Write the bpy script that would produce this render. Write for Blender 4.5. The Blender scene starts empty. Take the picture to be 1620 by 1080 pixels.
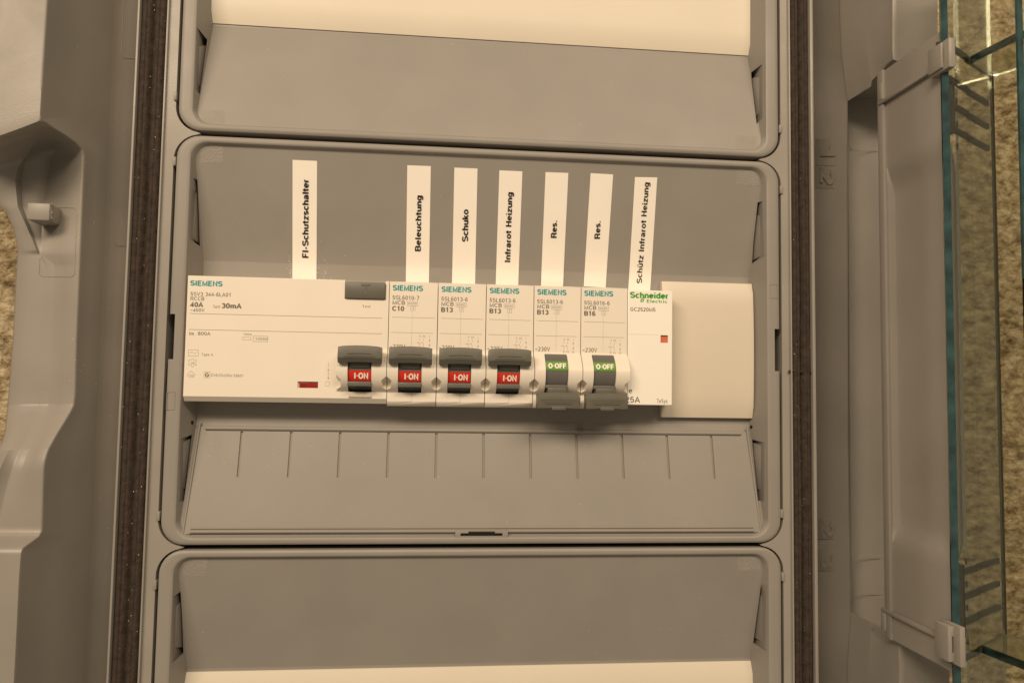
import bpy, bmesh, math, random
from mathutils import Vector, Matrix, noise
random.seed(4)
S = 0.001                      # everything below is laid out in millimetres
sc = bpy.context.scene
# ---------------------------------------------------------------- camera
F = 1250.0
def rodrigues(r):
    r = Vector(r); t = r.length; k = r/t
    K = Matrix(((0, -k.z, k.y), (k.z, 0, -k.x), (-k.y, k.x, 0)))
    return Matrix.Identity(3) + math.sin(t)*K + (1-math.cos(t))*(K@K)
RW = rodrigues((-0.0629238, -0.1023064, 0.0185266)) @ Matrix(((1, 0, 0), (0, 0, -1), (0, 1, 0)))
CAM = Vector((-20.4703, -294.7766, -18.0695))
cd = bpy.data.cameras.new('camera'); cam = bpy.data.objects.new('camera', cd); sc.collection.objects.link(cam)
cd.sensor_width = 36; cd.lens = F/1620*36; cd.clip_start = 0.005; cd.clip_end = 20
M = (Matrix(((1, 0, 0), (0, -1, 0), (0, 0, -1))) @ RW).transposed().to_4x4()
M.translation = CAM*S; cam.matrix_world = M; sc.camera = cam
# ---------------------------------------------------------------- world and light
w = bpy.data.worlds.new('World'); sc.world = w; w.use_nodes = True
bg = w.node_tree.nodes['Background']; bg.inputs[0].default_value = (1.0, .81, .58, 1); bg.inputs[1].default_value = .24
def area(name, loc, tgt, sx, sy, power, col):
    l = bpy.data.lights.new(name, 'AREA'); l.shape = 'RECTANGLE'; l.size = sx; l.size_y = sy; l.energy = power; l.color = col
    o = bpy.data.objects.new(name, l); sc.collection.objects.link(o); o.location = loc
    o.rotation_euler = (Vector(tgt)-Vector(loc)).to_track_quat('-Z', 'Y').to_euler()
WARM = (1.0, .795, .575)
area('ceiling_lamp_left', (-.62, -1.05, .72), (0, 0, 0), .80, .34, 14.4, WARM)
area('ceiling_lamp_right', (.36, -1.15, .85), (0, 0, 0), .80, .30, 10.2, WARM)
sc.view_settings.view_transform = 'Standard'; sc.view_settings.look = 'None'
sc.view_settings.exposure = 0; sc.view_settings.gamma = 1
# ---------------------------------------------------------------- pixel rays to points (mm) on real planes
RT = RW.transposed()
def ray(px, py): return RT @ Vector(((px-810)/F, (py-540)/F, 1.0))
def at(px, py, Y): d = ray(px, py); return CAM + d*((Y-CAM.y)/d.y)
def atx(px, py, X): d = ray(px, py); return CAM + d*((X-CAM.x)/d.x)
def atz(px, py, Z): d = ray(px, py); return CAM + d*((Z-CAM.z)/d.z)
# ---------------------------------------------------------------- materials
def mat(name, col, rough=.5, spec=.5, noise_amt=.0, nscale=300, bump=0., bscale=900, speck=0., metal=0., wear=0.):
    m = bpy.data.materials.new(name); m.use_nodes = True; nt = m.node_tree; b = nt.nodes['Principled BSDF']
    b.inputs['Roughness'].default_value = rough; b.inputs['Specular IOR Level'].default_value = spec; b.inputs['Metallic'].default_value = metal
    c4 = (*col, 1); b.inputs['Base Color'].default_value = c4
    tc = nt.nodes.new('ShaderNodeTexCoord'); L = nt.links.new; cur = None
    geo = nt.nodes.new('ShaderNodeNewGeometry')
    if noise_amt:
        n = nt.nodes.new('ShaderNodeTexNoise'); n.inputs['Scale'].default_value = nscale; n.inputs['Detail'].default_value = 6
        L(geo.outputs['Position'], n.inputs['Vector'])
        mx = nt.nodes.new('ShaderNodeMixRGB'); mx.inputs[1].default_value = tuple(c*(1-noise_amt) for c in col)+(1,)
        mx.inputs[2].default_value = tuple(min(1, c*(1+noise_amt)) for c in col)+(1,)
        r = nt.nodes.new('ShaderNodeValToRGB'); r.color_ramp.elements[0].position = .32; r.color_ramp.elements[1].position = .68
        L(n.outputs['Fac'], r.inputs[0]); L(r.outputs[0], mx.inputs[0]); cur = mx.outputs[0]
    if speck:
        v = nt.nodes.new('ShaderNodeTexVoronoi'); v.inputs['Scale'].default_value = 160; L(geo.outputs['Position'], v.inputs['Vector'])
        n2 = nt.nodes.new('ShaderNodeTexNoise'); n2.inputs['Scale'].default_value = 35; L(geo.outputs['Position'], n2.inputs['Vector'])
        th = nt.nodes.new('ShaderNodeMath'); th.operation = 'MULTIPLY'; th.inputs[1].default_value = speck; L(n2.outputs['Fac'], th.inputs[0])
        lt = nt.nodes.new('ShaderNodeMath'); lt.operation = 'LESS_THAN'; L(v.outputs['Distance'], lt.inputs[0]); L(th.outputs[0], lt.inputs[1])
        mx = nt.nodes.new('ShaderNodeMixRGB'); mx.inputs[2].default_value = (.62, .55, .45, 1)
        if cur: L(cur, mx.inputs[1])
        else: mx.inputs[1].default_value = c4
        L(lt.outputs[0], mx.inputs[0]); cur = mx.outputs[0]
    if wear:
        n3 = nt.nodes.new('ShaderNodeTexNoise'); n3.inputs['Scale'].default_value = 22; n3.inputs['Detail'].default_value = 8; n3.inputs['Distortion'].default_value = 1.2
        L(geo.outputs['Position'], n3.inputs['Vector'])
        rr = nt.nodes.new('ShaderNodeMapRange'); rr.inputs[1].default_value = .35; rr.inputs[2].default_value = .7
        rr.inputs[3].default_value = rough-wear; rr.inputs[4].default_value = rough+wear; L(n3.outputs['Fac'], rr.inputs[0]); L(rr.outputs[0], b.inputs['Roughness'])
    if cur: L(cur, b.inputs['Base Color'])
    if bump:
        n = nt.nodes.new('ShaderNodeTexNoise'); n.inputs['Scale'].default_value = bscale; n.inputs['Detail'].default_value = 3
        L(geo.outputs['Position'], n.inputs['Vector'])
        bp = nt.nodes.new('ShaderNodeBump'); bp.inputs['Strength'].default_value = bump; bp.inputs['Distance'].default_value = .0006
        L(n.outputs['Fac'], bp.inputs['Height']); L(bp.outputs[0], b.inputs['Normal'])
    return m
GREY = mat('grey_plastic', (.295, .273, .243), .42, .45, .07, 28, .06, 1500, .012, wear=.12)
GREYC = mat('grey_cover_plastic', (.275, .256, .230), .46, .4, .035, 45, .05, 1800, .010, wear=.08)
PAD = mat('rough_grey_pad', (.30, .278, .25), .6, .3, .05, 200, .4, 1300)
CREAM = mat('cream_plastic', (.80, .735, .64), .42, .4, .012, 50, .03, 1500, wear=.05)
WHITE = mat('white_plastic', (.90, .86, .78), .4, .4, .01, 50, .03, 1500, wear=.05)
BLANK = mat('blank_cover_plastic', (.66, .59, .485), .38, .4, .015, 40, .03, 1200, wear=.05)
BLANKL = mat('light_blank_cover_plastic', (.70, .64, .53), .45, .4, .012, 40, .03, 1200, wear=.05)
PAPER = mat('label_paper', (.90, .85, .77), .5, .35, .01, 100, .02, 600)
INK = mat('black_ink', (.018, .015, .013), .6, .2)
PRINT = mat('grey_print', (.19, .165, .135), .6, .2)
FAINT = mat('faint_grey_print', (.33, .295, .245), .6, .2)
TEAL = mat('teal_print', (.03, .30, .31), .6, .2)
GREEN = mat('green_print', (.06, .34, .03), .6, .2)
HANDLE = mat('dark_grey_toggle_plastic', (.122, .117, .094), .42, .45, .05, 200, .05, 1500)
DRUM = mat('grey_drum_plastic', (.13, .125, .115), .33, .5, .05, 200)
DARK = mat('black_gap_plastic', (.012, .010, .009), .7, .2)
RED = mat('red_band', (.62, .030, .014), .4, .4)
REDW = mat('dark_red_window', (.26, .018, .012), .2, .5, .3, 700)
SALMON = mat('salmon_window', (.60, .16, .08), .3, .5)
GRN = mat('green_band', (.10, .28, .02), .4, .4)
WTXT = mat('white_band_lettering', (.92, .86, .72), .5, .3)
GASK = mat('brown_foam_gasket', (.047, .034, .026), .8, .25, .3, 420, .6, 1300, .045)
TRAY = mat('inner_tray_plastic', (.05, .045, .04), .7, .2)
STRIP = mat('dark_brown_strip', (.05, .038, .025), .5, .4, .2, 200)
def wall_mat():
    m = bpy.data.materials.new('rough_plaster'); m.use_nodes = True; nt = m.node_tree; b = nt.nodes['Principled BSDF']; L = nt.links.new
    b.inputs['Roughness'].default_value = .8
    geo = nt.nodes.new('ShaderNodeNewGeometry')
    n = nt.nodes.new('ShaderNodeTexNoise'); n.inputs['Scale'].default_value = 150; n.inputs['Detail'].default_value = 12; n.inputs['Roughness'].default_value = .74
    mp = nt.nodes.new('ShaderNodeMapping'); mp.inputs['Scale'].default_value = (1, 1, 1.6); L(geo.outputs['Position'], mp.inputs[0]); L(mp.outputs[0], n.inputs['Vector'])
    r = nt.nodes.new('ShaderNodeValToRGB'); e = r.color_ramp.elements
    e[0].position = .38; e[0].color = (.13, .085, .035, 1); e[1].position = .66; e[1].color = (.66, .56, .38, 1)
    x = e.new(.49); x.color = (.36, .28, .155, 1)
    L(n.outputs['Fac'], r.inputs[0]); L(r.outputs[0], b.inputs['Base Color'])
    n2 = nt.nodes.new('ShaderNodeTexNoise'); n2.inputs['Scale'].default_value = 320; n2.inputs['Detail'].default_value = 8; L(geo.outputs['Position'], n2.inputs['Vector'])
    bp = nt.nodes.new('ShaderNodeBump'); bp.inputs['Strength'].default_value = .9; bp.inputs['Distance'].default_value = .003
    L(n2.outputs['Fac'], bp.inputs['Height']); L(bp.outputs[0], b.inputs['Normal'])
    return m
PLASTER = wall_mat()
def glass_mat(name, col, rough=.01):
    m = bpy.data.materials.new(name); m.use_nodes = True; b = m.node_tree.nodes['Principled BSDF']
    b.inputs['Base Color'].default_value = (*col, 1); b.inputs['Roughness'].default_value = rough
    b.inputs['Transmission Weight'].default_value = 1; b.inputs['IOR'].default_value = 1.45
    return m
GLASS = glass_mat('clear_glass', (.76, .78, .70), .02)
EDGE = mat('teal_glass_edge', (.028, .070, .075), .15, .7, .45, 160, .1, 300)
# ---------------------------------------------------------------- builders
C = sc.collection; ORG = {}
def thing(name, label, cat, loc=(0, 0, 0), group=None):
    o = bpy.data.objects.new(name, None); C.objects.link(o); o.location = Vector(loc)*S
    o.empty_display_size = .01; o['label'] = label; o['category'] = cat
    if group: o['group'] = group
    ORG[o.name] = Vector(loc); return o
def sharp(bm, ang):
    for f in bm.faces: f.smooth = True
    for e in bm.edges:
        if len(e.link_faces) == 2:
            try: e.smooth = e.calc_face_angle() < ang
            except Exception: e.smooth = True
def obj(name, bm, m, parent=None, world=True, ang=32, fix=True):
    if fix: bmesh.ops.recalc_face_normals(bm, faces=bm.faces)
    off = ORG[parent.name] if (parent and world) else Vector((0, 0, 0))
    for v in bm.verts: v.co = (v.co-off)*S
    sharp(bm, math.radians(ang))
    me = bpy.data.meshes.new(name); bm.to_mesh(me); bm.free()
    for q in (m if isinstance(m, (list, tuple)) else [m]): me.materials.append(q)
    o = bpy.data.objects.new(name, me); C.objects.link(o)
    if parent: o.parent = parent; ORG[o.name] = off
    return o
def box(bm, x0, x1, y0, y1, z0, z1, bev=0, seg=2):
    r = bmesh.ops.create_cube(bm, size=1)
    for v in r['verts']:
        v.co = Vector(((x0+x1)/2+v.co.x*(x1-x0), (y0+y1)/2+v.co.y*(y1-y0), (z0+z1)/2+v.co.z*(z1-z0)))
    if bev:
        es = list({e for v in r['verts'] for e in v.link_edges})
        bmesh.ops.bevel(bm, geom=es, offset=bev, segments=seg, affect='EDGES', profile=.5)
def prism(bm, A, Bp, bev=0):
    """closed solid between two matching rings of 3D points"""
    a = [bm.verts.new(p) for p in A]; b = [bm.verts.new(p) for p in Bp]; n = len(a)
    fs = [bm.faces.new(a), bm.faces.new(b[::-1])]
    for i in range(n): fs.append(bm.faces.new((a[i], b[i], b[(i+1) % n], a[(i+1) % n])))
    if bev:
        bmesh.ops.recalc_face_normals(bm, faces=fs)
        bmesh.ops.bevel(bm, geom=list({e for f in fs for e in f.edges}), offset=bev, segments=2, affect='EDGES', profile=.5)
def yprism(bm, poly, y0, y1, bev=0): prism(bm, [Vector((x, y0, z)) for x, z in poly], [Vector((x, y1, z)) for x, z in poly], bev)
def xprism(bm, poly, x0, x1, bev=0): prism(bm, [Vector((x0, y, z)) for y, z in poly], [Vector((x1, y, z)) for y, z in poly], bev)
def zprism(bm, poly, z0, z1, bev=0): prism(bm, [Vector((x, y, z0)) for x, y in poly], [Vector((x, y, z1)) for x, y in poly], bev)
def loft(bm, rows, closed=False):
    V = [[bm.verts.new(p) for p in r] for r in rows]
    for a, b in zip(V, V[1:]):
        n = len(a)
        for i in range(n if closed else n-1):
            j = (i+1) % n
            try: bm.faces.new((a[i], a[j], b[j], b[i]))
            except ValueError: pass
    return V
def tube(bm, pts, r=.15, n=6):
    pts = [Vector(p) for p in pts]; rows = []
    for i, p in enumerate(pts):
        d = (pts[min(i+1, len(pts)-1)]-pts[max(i-1, 0)]).normalized()
        u = d.cross(Vector((0, 1, .01))).normalized(); v = d.cross(u)
        rows.append([p+(u*math.cos(2*math.pi*k/n)+v*math.sin(2*math.pi*k/n))*r for k in range(n)])
    V = loft(bm, rows, True)
    bm.faces.new(V[0][::-1]); bm.faces.new(V[-1])
def cut(o, bm, off=Vector((0, 0, 0))):
    """subtract the solid in bm from object o, applied at once"""
    bmesh.ops.recalc_face_normals(bm, faces=bm.faces)
    for v in bm.verts: v.co = (v.co-off)*S*1000
    for v in o.data.vertices: v.co *= 1000
    me = bpy.data.meshes.new('cutter'); bm.to_mesh(me); bm.free(); c = bpy.data.objects.new('cutter', me); C.objects.link(c)
    pa, o.parent = o.parent, None
    md = o.modifiers.new('cut', 'BOOLEAN'); md.object = c; md.operation = 'DIFFERENCE'; md.solver = 'EXACT'; md.use_self = True
    dg = bpy.context.evaluated_depsgraph_get(); dg.update()
    nm = bpy.data.meshes.new_from_object(o.evaluated_get(dg)); o.modifiers.clear(); o.data = nm; o.parent = pa
    for v in nm.vertices: v.co *= .001
    bpy.data.objects.remove(c); bpy.data.meshes.remove(me)
    b2 = bmesh.new(); b2.from_mesh(nm)
    sharp(b2, math.radians(32))
    for f in b2.faces:
        if f.calc_area() > 150e-6: f.smooth = False
    b2.to_mesh(nm); b2.free()
# ---- a plain grotesque lettering drawn as strokes: cap height 1, polylines of stroke centres
def AR(cx, cy, rx, ry, a0, a1, n=9): return [(cx+rx*math.cos(math.radians(a0+(a1-a0)*k/n)), cy+ry*math.sin(math.radians(a0+(a1-a0)*k/n))) for k in range(n+1)]
T_, B_0, M_, XH = .93, .07, .5, .67
def O_(cx, cy, rx, ry): return AR(cx, cy, rx, ry, 90, 450, 20)
def S_(w, top, h=.0):
    m = top/2+.02; r1 = (top-m)/2; r2 = (m-.07)/2+.0; c = w/2
    return AR(c, top-.07-(top-.07-m)/2, w/2-.07, (top-.07-m)/2, 25, 270, 10)[:-1]+AR(c, .07+(m-.07)/2, w/2-.06, (m-.07)/2, 90, -155, 10)
G_ = {
 'A': (.68, [[(.03, 0), (.34, .95), (.65, 0)], [(.15, .33), (.53, .33)]]),
 'B': (.66, [[(.1, .07), (.1, .93), (.36, .93)]+AR(.36, .725, .2, .205, 90, -90)+[(.1, .52)], [(.36, .50)]+AR(.38, .285, .22, .215, 90, -90)+[(.06, .07)]]),
 'C': (.70, [AR(.38, .5, .30, .43, 42, 318, 16)]),
 'E': (.62, [[(.58, .07), (.1, .07), (.1, .93), (.57, .93)], [(.1, .52), (.53, .52)]]),
 'F': (.58, [[(.1, 0), (.1, .93), (.56, .93)], [(.1, .50), (.5, .50)]]),
 'G': (.74, [AR(.38, .5, .30, .43, 42, 330, 16)+[(.66, .46), (.40, .46)]]),
 'H': (.70, [[(.1, 0), (.1, 1)], [(.6, 0), (.6, 1)], [(.1, .52), (.6, .52)]]),
 'I': (.26, [[(.13, 0), (.13, 1)]]),
 'L': (.56, [[(.1, 1), (.1, .07), (.54, .07)]]),
 'M': (.82, [[(.1, 0), (.1, .95), (.41, .12), (.72, .95), (.72, 0)]]),
 'N': (.72, [[(.1, 0), (.1, .93), (.62, .07), (.62, 1)]]),
 'O': (.78, [O_(.39, .5, .31, .43)]),
 'R': (.70, [[(.1, 0), (.1, .93), (.38, .93)]+AR(.38, .71, .22, .22, 90, -90)+[(.1, .49)], [(.38, .49), (.52, .40), (.62, 0)]]),
 'S': (.66, [S_(.66, 1.0)]),
 'T': (.62, [[(.31, 0), (.31, .93)], [(.02, .93), (.60, .93)]]),
 'V': (.66, [[(.03, 1), (.33, .06), (.63, 1)]]),
 'Ö': (.78, [O_(.39, .5, .31, .43), [(.2, 1.12), (.32, 1.12)], [(.46, 1.12), (.58, 1.12)]]),
 'a': (.56, [[(.06, .50)]+AR(.26, .47, .18, .19, 140, 0, 7)+[(.44, .1), (.50, .05)], [(.44, .38), (.2, .33)]+AR(.22, .20, .15, .14, 110, 270, 7)+[(.34, .09), (.44, .2)]]),
 'c': (.52, [AR(.29, .365, .22, .295, 45, 315, 12)]),
 'd': (.58, [O_(.27, .365, .20, .295), [(.49, 0), (.49, 1)]]),
 'e': (.56, [[(.07, .38), (.48, .38)]+AR(.28, .365, .21, .295, 4, 320, 14)]),
 'f': (.32, [[(.15, 0), (.15, .8)]+AR(.28, .8, .13, .14, 180, 90, 5), [(-.05, .64), (.33, .64)]]),
 'g': (.58, [O_(.27, .365, .20, .295), [(.49, .70), (.49, -.03)]+AR(.29, -.03, .20, .20, 0, -155, 8)]),
 'h': (.56, [[(.09, 0), (.09, 1)], [(.09, .42)]+AR(.28, .46, .19, .20, 160, 0, 7)+[(.47, 0)]]),
 'i': (.22, [[(.11, 0), (.11, .70)], [(.11, .86), (.11, 1.0)]]),
 'k': (.52, [[(.09, 0), (.09, 1)], [(.45, .70), (.09, .30)], [(.22, .42), (.49, 0)]]),
 'l': (.22, [[(.11, 0), (.11, 1)]]),
 'm': (.84, [[(.09, 0), (.09, .70)], [(.09, .42)]+AR(.25, .47, .165, .19, 160, 0, 7)+[(.415, 0)], [(.415, .42)]+AR(.58, .47, .165, .19, 160, 0, 7)+[(.745, 0)]]),
 'n': (.56, [[(.09, 0), (.09, .70)], [(.09, .42)]+AR(.28, .46, .19, .20, 160, 0, 7)+[(.47, 0)]]),
 'o': (.58, [O_(.29, .365, .22, .295)]),
 'p': (.58, [O_(.31, .365, .20, .295), [(.09, .70), (.09, -.26)]]),
 'r': (.34, [[(.09, 0), (.09, .70)], [(.09, .40)]+AR(.27, .46, .18, .19, 170, 85, 5)]),
 's': (.50, [S_(.50, .735)]),
 't': (.32, [[(.15, .92), (.15, .18)]+AR(.26, .18, .11, .11, 180, 275, 5), [(-.05, .64), (.33, .64)]]),
 'u': (.56, [[(.47, .70), (.47, 0)], [(.09, .70), (.09, .27)]+AR(.28, .26, .19, .20, 180, 340, 7)]),
 'ü': (.56, [[(.47, .70), (.47, 0)], [(.09, .70), (.09, .27)]+AR(.28, .26, .19, .20, 180, 340, 7), [(.12, .92), (.24, .92)], [(.32, .92), (.44, .92)]]),
 'y': (.50, [[(.03, .70), (.25, .06)], [(.47, .70), (.20, -.10), (.06, -.2)]]),
 'z': (.50, [[(.04, .64), (.43, .64), (.06, .07), (.46, .07)]]),
 '0': (.56, [O_(.28, .5, .21, .43)]),
 '1': (.56, [[(.10, .74), (.32, .93), (.32, 0)]]),
 '2': (.56, [AR(.28, .70, .20, .23, 165, -30, 9)+[(.08, .07), (.50, .07)]]),
 '3': (.56, [AR(.27, .72, .19, .21, 155, -90, 10), AR(.27, .29, .21, .225, 90, -155, 10)]),
 '4': (.56, [[(.40, 0), (.40, .93), (.05, .27), (.53, .27)]]),
 '5': (.56, [[(.47, .93), (.13, .93), (.09, .50)]+AR(.27, .34, .21, .26, 130, -155, 12)]),
 '6': (.56, [AR(.30, .62, .22, .31, 45, 175, 8)+[(.08, .35)], O_(.28, .32, .20, .25)]),
 '7': (.56, [[(.05, .93), (.50, .93), (.36, .5), (.22, 0)]]),
 '8': (.56, [O_(.28, .72, .18, .21), O_(.28, .285, .21, .215)]),
 '-': (.34, [[(.04, .38), (.30, .38)]]), '~': (.56, [[(.05, .36), (.17, .46), (.38, .36), (.50, .46)]]), '.': (.26, [[(.13, 0), (.13, .14)]]),
 '·': (.26, [[(.13, .43), (.13, .57)]]), '/': (.34, [[(.02, 0), (.32, 1)]]), ' ': (.30, []), 'Δ': (.55, [[(.06, .07), (.27, .6), (.49, .07), (.03, .07)]]),
}
def stroke(bm, pts, hw, put, lift):
    P = [Vector(q) for q in pts]; clean = [P[0]]
    for q in P[1:]:
        if (q-clean[-1]).length > 1e-4: clean.append(q)
    P = clean; closed = (P[0]-P[-1]).length < 1e-3
    if closed: P = P[:-1]
    n = len(P); L = []; R = []
    for i, q in enumerate(P):
        a = P[i-1] if (i or closed) else None; c = P[(i+1) % n] if (i < n-1 or closed) else None
        d1 = (q-a).normalized() if a is not None else (c-q).normalized(); d2 = (c-q).normalized() if c is not None else d1
        nrm = Vector((-d1.y-d2.y, d1.x+d2.x)); ln = nrm.length
        nrm = nrm/ln if ln > 1e-6 else Vector((-d1.y, d1.x))
        k = min(1/max(.35, nrm.dot(Vector((-d1.y, d1.x)))), 2.2)
        L.append(bm.verts.new(put(q+nrm*hw*k, lift))); R.append(bm.verts.new(put(q-nrm*hw*k, lift)))
    for i in range(n if closed else n-1):
        j = (i+1) % n; bm.faces.new((L[i], L[j], R[j], R[i]))
def text(bm, s, O, U, V, wid, cap, bold=0):
    """print s with its left baseline at O, running along U, up along V (mm); wid = full width, cap = capital height"""
    adv = []; x = 0
    for ch in s: adv.append(x); x += G_[ch][0]+.10
    tot = x-.10; kx = wid/tot; hw = (.073+bold*1.5)
    N = U.cross(V).normalized()
    if N.y > 0: N = -N
    for ch, ax in zip(s, adv):
        for i, pl in enumerate(G_[ch][1]):
            stroke(bm, pl, hw, lambda q, l, ax=ax: O+U*((q.x+ax)*kx)+V*(q.y*cap)+N*l, .006*i)
X = Vector((1, 0, 0)); Z = Vector((0, 0, 1))
def pline(bm, x0, z0, x1, z1, Y, t=.12):
    d = Vector((x1-x0, 0, z1-z0)).normalized(); n = Vector((-d.z, 0, d.x))*t/2
    a = Vector((x0, Y, z0)); b = Vector((x1, Y, z1))
    bm.faces.new([bm.verts.new(p) for p in (a-n, b-n, b+n, a+n)])
def prect(bm, x0, x1, z0, z1, Y, t=.12):
    pline(bm, x0-t/2, z0, x1+t/2, z0, Y, t); pline(bm, x0-t/2, z1, x1+t/2, z1, Y, t); pline(bm, x0, z0+t/2, x0, z1-t/2, Y, t); pline(bm, x1, z0+t/2, x1, z1-t/2, Y, t)
# ================================================================ the enclosure housing
HL = thing('distribution_box', 'grey plastic distribution box standing open, with moulded sides and brown foam seals around the covers', 'distribution box', (0, 16, 0))
# ---- cover profile (depth behind the frame against height from the row centre)
def prof(z):
    a = abs(z)
    if a <= 29.6: return 11.0
    if a <= 31.2: return 11.0-(a-29.6)*.22
    return 10.65-(a-31.2)*(10.65-1.9)/(70.6-31.2)
def rrect(hw, hh, r, zs):
    pts = []; n = 7
    def arc(cx, cz, a0):
        for k in range(n+1):
            a = a0+math.pi/2*k/n; pts.append((cx+r*math.cos(a), cz+r*math.sin(a)))
    arc(hw-r, hh-r, 0); arc(-hw+r, hh-r, math.pi/2)
    for z in zs[::-1]: pts.append((-hw, z))
    arc(-hw+r, -hh+r, math.pi); arc(hw-r, -hh+r, 1.5*math.pi)
    for z in zs: pts.append((hw, z))
    return pts
ZS = [-60, -50, -40, -31.2, -30.4, -29.6, -15, 0, 15, 29.6, 30.4, 31.2, 40, 50, 60]
def surf(px, py, zc):
    """point on the sloping trough of the cover whose row centre is zc (side walls included)"""
    Y = 5.0
    for _ in range(30):
        p = at(px, py, Y); f = prof(p.z-zc)
        lim = max(0, (109.4-abs(p.x))/.27)+.5
        Y += .5*(min(f, lim)-Y)
    return at(px, py, Y)
def cover(zc, label):
    t = thing('cover_panel', label, 'cover', (0, 16, zc), 'grey cover panels stacked in the box')
    rings = [(114.7, 74.15, 8.3, 16), (114.7, 74.15, 8.3, 1.1), (114.45, 73.95, 8.1, .45), (113.8, 73.4, 7.6, .08), (113.0, 73.0, 7.2, 0),
             (110.6, 72.3, 6.6, 0.0), (109.9, 71.9, 6.2, .08), (109.55, 71.6, 6.0, .35)]
    bm = bmesh.new(); rows = []
    for hw, hh, r, Y in rings: rows.append([Vector((x, Y, z+zc)) for x, z in rrect(hw, hh, r, ZS)])
    last = []
    for x, z in rrect(109.3, 71.2, 6.0, ZS):
        d = prof(z); corner = abs(z) > 65.2
        k = (109.3-(d-.5)*.27)/109.3
        last.append(Vector((x*k, d, z*.997+zc)))
    rows.append(last); V = loft(bm, rows, True); L = V[-1]; n = len(L)
    bm.faces.new(V[0])
    # pair the ring points left/right at equal height and bridge across the trough
    R_ = sorted([v for v in L if v.co.x > 0], key=lambda v: (v.co.z, -v.co.x if v.co.z < zc else v.co.x)); 
    right = [L[i] for i in range(0, 8)][::-1]             # top arc, from crown to side
    left = [L[i] for i in range(8, 16)]
    m = 16+len(ZS)
    leftcol = [L[i] for i in range(8, m+8)]               # crown -> side -> bottom crown
    rightcol = [L[i] for i in range(7, -1, -1)] + [L[i] for i in range(n-1, m+7, -1)]
    for i in range(len(leftcol)-1):
        bm.faces.new((leftcol[i], rightcol[i], rightcol[i+1], leftcol[i+1]))
    return t, obj('cover_frame', bm, GREYC, t)
CT = [cover(150, 'upper grey cover, cut off by the top of the picture, above the row of breakers'),
      cover(0, 'middle grey cover that frames the row of breakers and the white labels'),
      cover(-150, 'lower grey cover, cut off by the bottom of the picture, below the row of breakers')]
SLOTS = {
 150: [([(311.5, 43), (328.2, 63.5), (316.5, 150), (309, 141)], [(312, 66), (326, 64), (315.5, 138), (310, 134)]),
       ([(1188, 115), (1206.7, 101), (1206.7, 187), (1197, 196.7)], [(1190, 117), (1205.5, 115), (1205.5, 178), (1197.5, 184)])],
 0: [([(304.8, 281), (312.2, 283.7), (316.5, 389.6), (299.3, 378), (303, 296.7)], [(306, 300), (311, 298), (315, 387), (301, 377)]),
     ([(1198.5, 320), (1206.5, 318), (1209.6, 406), (1189.3, 418)], [(1198, 336), (1207, 334), (1208.8, 404), (1192, 414)]),
     ([(285.2, 693.9), (303.9, 686.9), (290.9, 793.7), (283.2, 794)], [(287, 696), (302, 690), (291, 778), (284.5, 778)]),
     ([(1189.7, 694.5), (1209.7, 700), (1208.8, 793.4), (1199, 791.7)], [(1192, 697), (1208.5, 702), (1207.5, 779), (1199.5, 778)])],
 -150: [([(285.7, 935), (290.6, 1032.6), (271.4, 1048.6), (273.8, 943.7)], [(284.5, 952), (289, 1030), (273, 1031), (275, 958)]),
        ([(1203.7, 924.6), (1211.8, 935), (1211.8, 1029), (1191, 1016)], [(1202.8, 941), (1210.5, 942), (1210.5, 1022), (1193, 1013)])]}
for (t, fr), zc in zip(CT, (150, 0, -150)):
    bm = bmesh.new()
    for poly, _ in SLOTS[zc]:
        P = [surf(x, y, zc) for x, y in poly]
        prism(bm, [p+Vector((0, -6, 0)) for p in P], [Vector((p.x, 20, p.z)) for p in P])
    if zc == 0:
        for (x0, x1, y0, y1) in ((258, 274, 496, 568), (1225.5, 1242, 520, 587)):
            a = at(x0, y0, 0); b = at(x1, y1, 0); box(bm, a.x, b.x, -3, 12, b.z, a.z)
    cut(fr, bm, ORG[t.name])
    for _, poly in SLOTS[zc]:
        bm = bmesh.new(); P = [surf(x, y, zc) for x, y in poly]
        c = sum(P, Vector())/len(P)
        prism(bm, [Vector((c.x+(p.x-c.x)*.80+math.copysign(.35, c.x), p.y+2.4, c.z+(p.z-c.z)*.95)) for p in P], [Vector((c.x+(p.x-c.x)*.80+math.copysign(.35, c.x), p.y+9, c.z+(p.z-c.z)*.95)) for p in P], .7)
        obj('latch_lever', bm, GREYC, t)
def slope_frame(px, py, zc):
    p = surf(px, py, zc); s = 1 if p.z > zc else -1
    up = Vector((0, -s*(10.65-1.9)/(70.6-31.2), 1)).normalized()          # along the slope, upwards
    return p, up, X.cross(up).normalized()*1.0                              # third: outward is X x up pointing to -Y
def pad(t, zc, x0, y0, x1, y1):
    bm = bmesh.new(); A = [surf(a, b, zc) for a, b in ((x0, y0), (x1, y0), (x1, y1), (x0, y1))]
    prism(bm, [p+Vector((0, -.08, 0)) for p in A], [p+Vector((0, .5, 0)) for p in A]); obj('textured_pad', bm, PAD, t)
pad(CT[1][0], 0, 317, 228, 353, 258); pad(CT[1][0], 0, 1164, 266, 1201, 294)
pad(CT[0][0], 150, 318, 175, 355, 200); pad(CT[0][0], 150, 1164, 215, 1198, 241)
pad(CT[2][0], -150, 288, 882, 328, 911); pad(CT[2][0], -150, 1166, 880, 1203, 902)
# raised outline marks on the middle cover frame
for x0, x1, y0, y1 in ((264, 276, 620, 648), (1218, 1230, 450, 472)):
    a = at(x0, y0, 0); b = at(x1, y1, 0); bm = bmesh.new()
    tube(bm, [(a.x, -.02, a.z), (b.x, -.02, a.z), (b.x, -.02, b.z), (a.x, -.02, b.z), (a.x, -.02, a.z)], .13)
    obj('moulded_outline', bm, GREYC, CT[1][0])
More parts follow.
